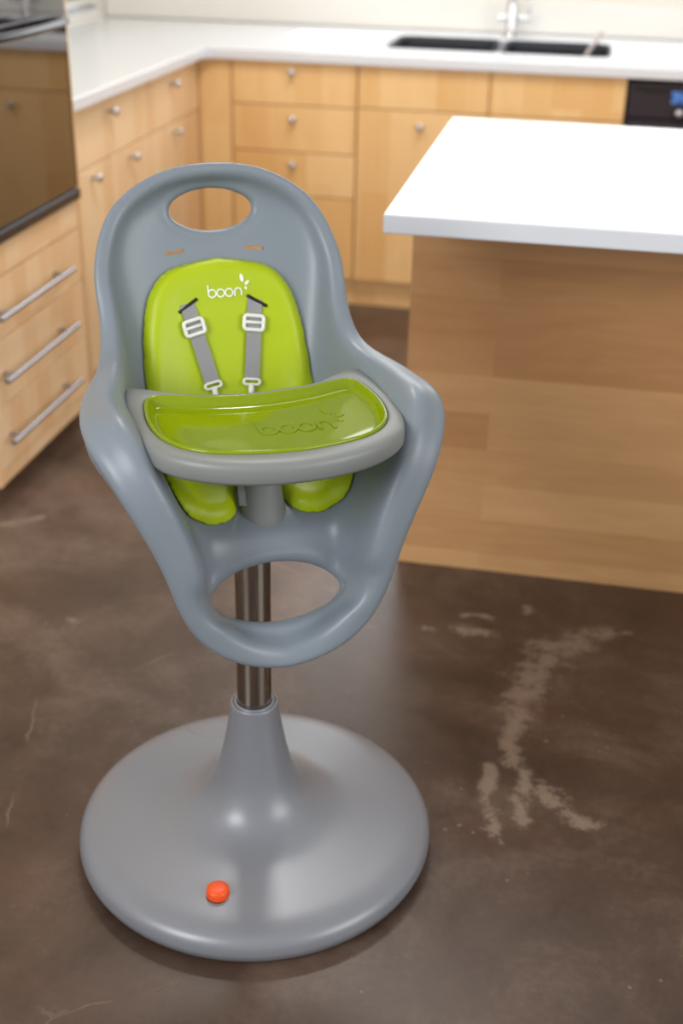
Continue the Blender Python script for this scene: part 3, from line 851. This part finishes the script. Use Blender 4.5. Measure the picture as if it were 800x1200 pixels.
def strokes(height):
    """'boon' in round single-stroke letters plus three leaves, unit = x-height"""
    out = []; r = .43
    circ = lambda cx: [(cx + r * math.cos(a), .45 + r * math.sin(a)) for a in np.linspace(0, 2 * math.pi, 25)]
    out.append([(.04, 1.42), (.04, .45)]); out.append(circ(.47)); out.append(circ(1.45)); out.append(circ(2.43))
    out.append([(3.08, .02), (3.08, .5)] + [(3.46 - .38 * math.cos(a), .5 + .38 * math.sin(a)) for a in np.linspace(0, math.pi, 11)][1:-1] + [(3.84, .5), (3.84, .02)])
    leaves = [((3.98, 1.98), .48, .22, 1.75), ((4.55, 1.42), .34, .18, .65), ((4.38, .85), .2, .14, 1.9)]
    return out, leaves
def print_mark(name, mat, par, mapf, size, wd, cx=2.5, thick=.0006):
    """mapf(x, y, lift) -> point; builds raised strokes"""
    st_, lv = strokes(1); bm = bmesh.new()
    for si, s_ in enumerate(st_):
        P = resample(s_, 22); prev = None; n = len(P); closed = np.linalg.norm(P[0] - P[-1]) < 1e-6
        for i in range(n):
            a, b = P[max(i - 1, 0)], P[min(i + 1, n - 1)]
            if closed and i in (0, n - 1): a, b = P[-2], P[1]
            d = (b - a) / np.linalg.norm(b - a); nn = np.array([-d[1], d[0]])
            v = [bm.verts.new(Vector((0, -.00008 * si, .00008 * si)) + mapf((P[i][0] + nn[0] * k * wd - cx) * size, (P[i][1] + nn[1] * k * wd) * size)) for k in (-1, 0, 1)]
            if prev:
                for k in (0, 1): bm.faces.new((prev[k], prev[k + 1], v[k + 1], v[k]))
            prev = v
    for (x, y), la, lb, an in lv:
        v = [bm.verts.new(mapf((x - cx + la * math.cos(t) * math.cos(an) - lb * math.sin(t) * math.sin(an)) * size,
                               (y + la * math.cos(t) * math.sin(an) + lb * math.sin(t) * math.cos(an)) * size)) for t in np.linspace(0, 2 * math.pi, 21)[:-1]]
        bm.faces.new(v)
    o = obj(name, bm, mat, par)
    s = o.modifiers.new('t', 'SOLIDIFY'); s.thickness = thick; s.offset = 0
    return o
s_logo = zt(.883)
print_mark('printed_mark', M_print, pad, lambda x, y: on_pad(x + .012, s_logo - y, .0012)[0], .0132, .085)

# --- crotch post
P = catmull([(.036, .606), (.0345, .645), (.031, .665), (.027, .69), (.0235, .71), (.022, .75), (.023, .79)], 5)
bm = lathe(bmesh.new(), [(0, .606)] + [tuple(p) for p in P] + [(0, .79)], 0, -.067, n=40)
obj('tray_post', bm, M_tray, HC, autosmooth=.9)

# --- tray
insh = [(0, .036), (.072, .027), (.113, .013), (.136, .008), (.151, .019), (.159, .06), (.160, .11), (.149, .16), (.122, .197), (.078, .219), (0, .231)]
outh = [(0, .020), (.07, .011), (.112, -.002), (.138, -.018), (.154, -.036), (.168, -.036), (.176, .0), (.180, .05), (.180, .11), (.170, .168), (.150, .207), (.108, .240), (.055, .260), (0, .266)]
def closed_half(h, n=8):
    h = np.array(h, float); P = np.vstack([h, (h * [-1, 1])[-2:0:-1]])
    return catmull(P, n, True)
def inset(P, d):
    t = np.roll(P, -1, 0) - np.roll(P, 1, 0); t /= np.linalg.norm(t, axis=1)[:, None]
    area_ = .5 * np.sum(P[:, 0] * np.roll(P[:, 1], -1) - np.roll(P[:, 0], -1) * P[:, 1])
    n = np.c_[-t[:, 1], t[:, 0]] * (1 if area_ > 0 else -1)
    return P + n * d
N_ = 160
def by_angle(P):
    c = np.array([0, .118]); a = np.arctan2(P[:, 1] - c[1], P[:, 0]); r = np.linalg.norm(P - c, axis=1)
    o = np.argsort(a); a, r = a[o], r[o]
    q = np.linspace(-math.pi, math.pi, N_ + 1)[:-1]
    rr = np.interp(q, a, r, period=2 * math.pi)
    return np.c_[rr * np.cos(q), c[1] + rr * np.sin(q)]
PI_, PO_ = by_angle(closed_half(insh, 16)), by_angle(closed_half(outh, 16))
tc = np.array([0, .118])
ZT = .815
def loops_mesh(bm, Ls, cap_last=True, cap_first=False):
    R_ = [[bm.verts.new(L(x, y, z)) for x, y in P] for P, z in Ls]
    for A, B in zip(R_[:-1], R_[1:]):
        for i in range(len(A)): bm.faces.new((A[i], A[(i + 1) % len(A)], B[(i + 1) % len(B)], B[i]))
    for flag, ring_, z in ((cap_last, R_[-1], Ls[-1][1]), (cap_first, R_[0], Ls[0][1])):
        if flag:
            c = bm.verts.new(L(tc[0], tc[1], z))
            for i in range(len(ring_)): bm.faces.new((ring_[i], ring_[(i + 1) % len(ring_)], c))
    return bm
bw = lambda t: PO_ * (1 - t) + PI_ * t
bm = bmesh.new()
loops_mesh(bm, [(inset(PO_, .012), ZT - .030), (inset(PO_, .003), ZT - .028), (PO_, ZT - .023), (PO_, ZT - .008), (inset(PO_, .0015), ZT - .003), (inset(PO_, .004), ZT - .0004),
                (bw(.45), ZT + .001), (inset(PI_, -.003), ZT + .0012), (PI_, ZT), (inset(PI_, .002), ZT - .004), (inset(PI_, .006), ZT - .02)], cap_last=True, cap_first=True)
tray = obj('tray', bm, M_tray, HC, autosmooth=.9)
bm = bmesh.new()
loops_mesh(bm, [(inset(PI_, .0012), ZT - .004), (inset(PI_, .0008), ZT + .0015), (inset(PI_, .0022), ZT + .0036), (inset(PI_, .0045), ZT + .0038), (inset(PI_, .0062), ZT + .002),
                (inset(PI_, .0085), ZT - .004), (inset(PI_, .0125), ZT - .0085), (inset(PI_, .018), ZT - .0098), (tc + (inset(PI_, .018) - tc) * .8, ZT - .010), (tc + (inset(PI_, .018) - tc) * .4, ZT - .010), (tc + (inset(PI_, .018) - tc) * .08, ZT - .010)])
ins = obj('tray_insert', bm, M_olive, tray, autosmooth=1.2)
print_mark('embossed_mark', M_olive, tray, lambda x, y: L(x + .045, .150 - y * 1.15, ZT - .0095), .026, .085, thick=.0014)
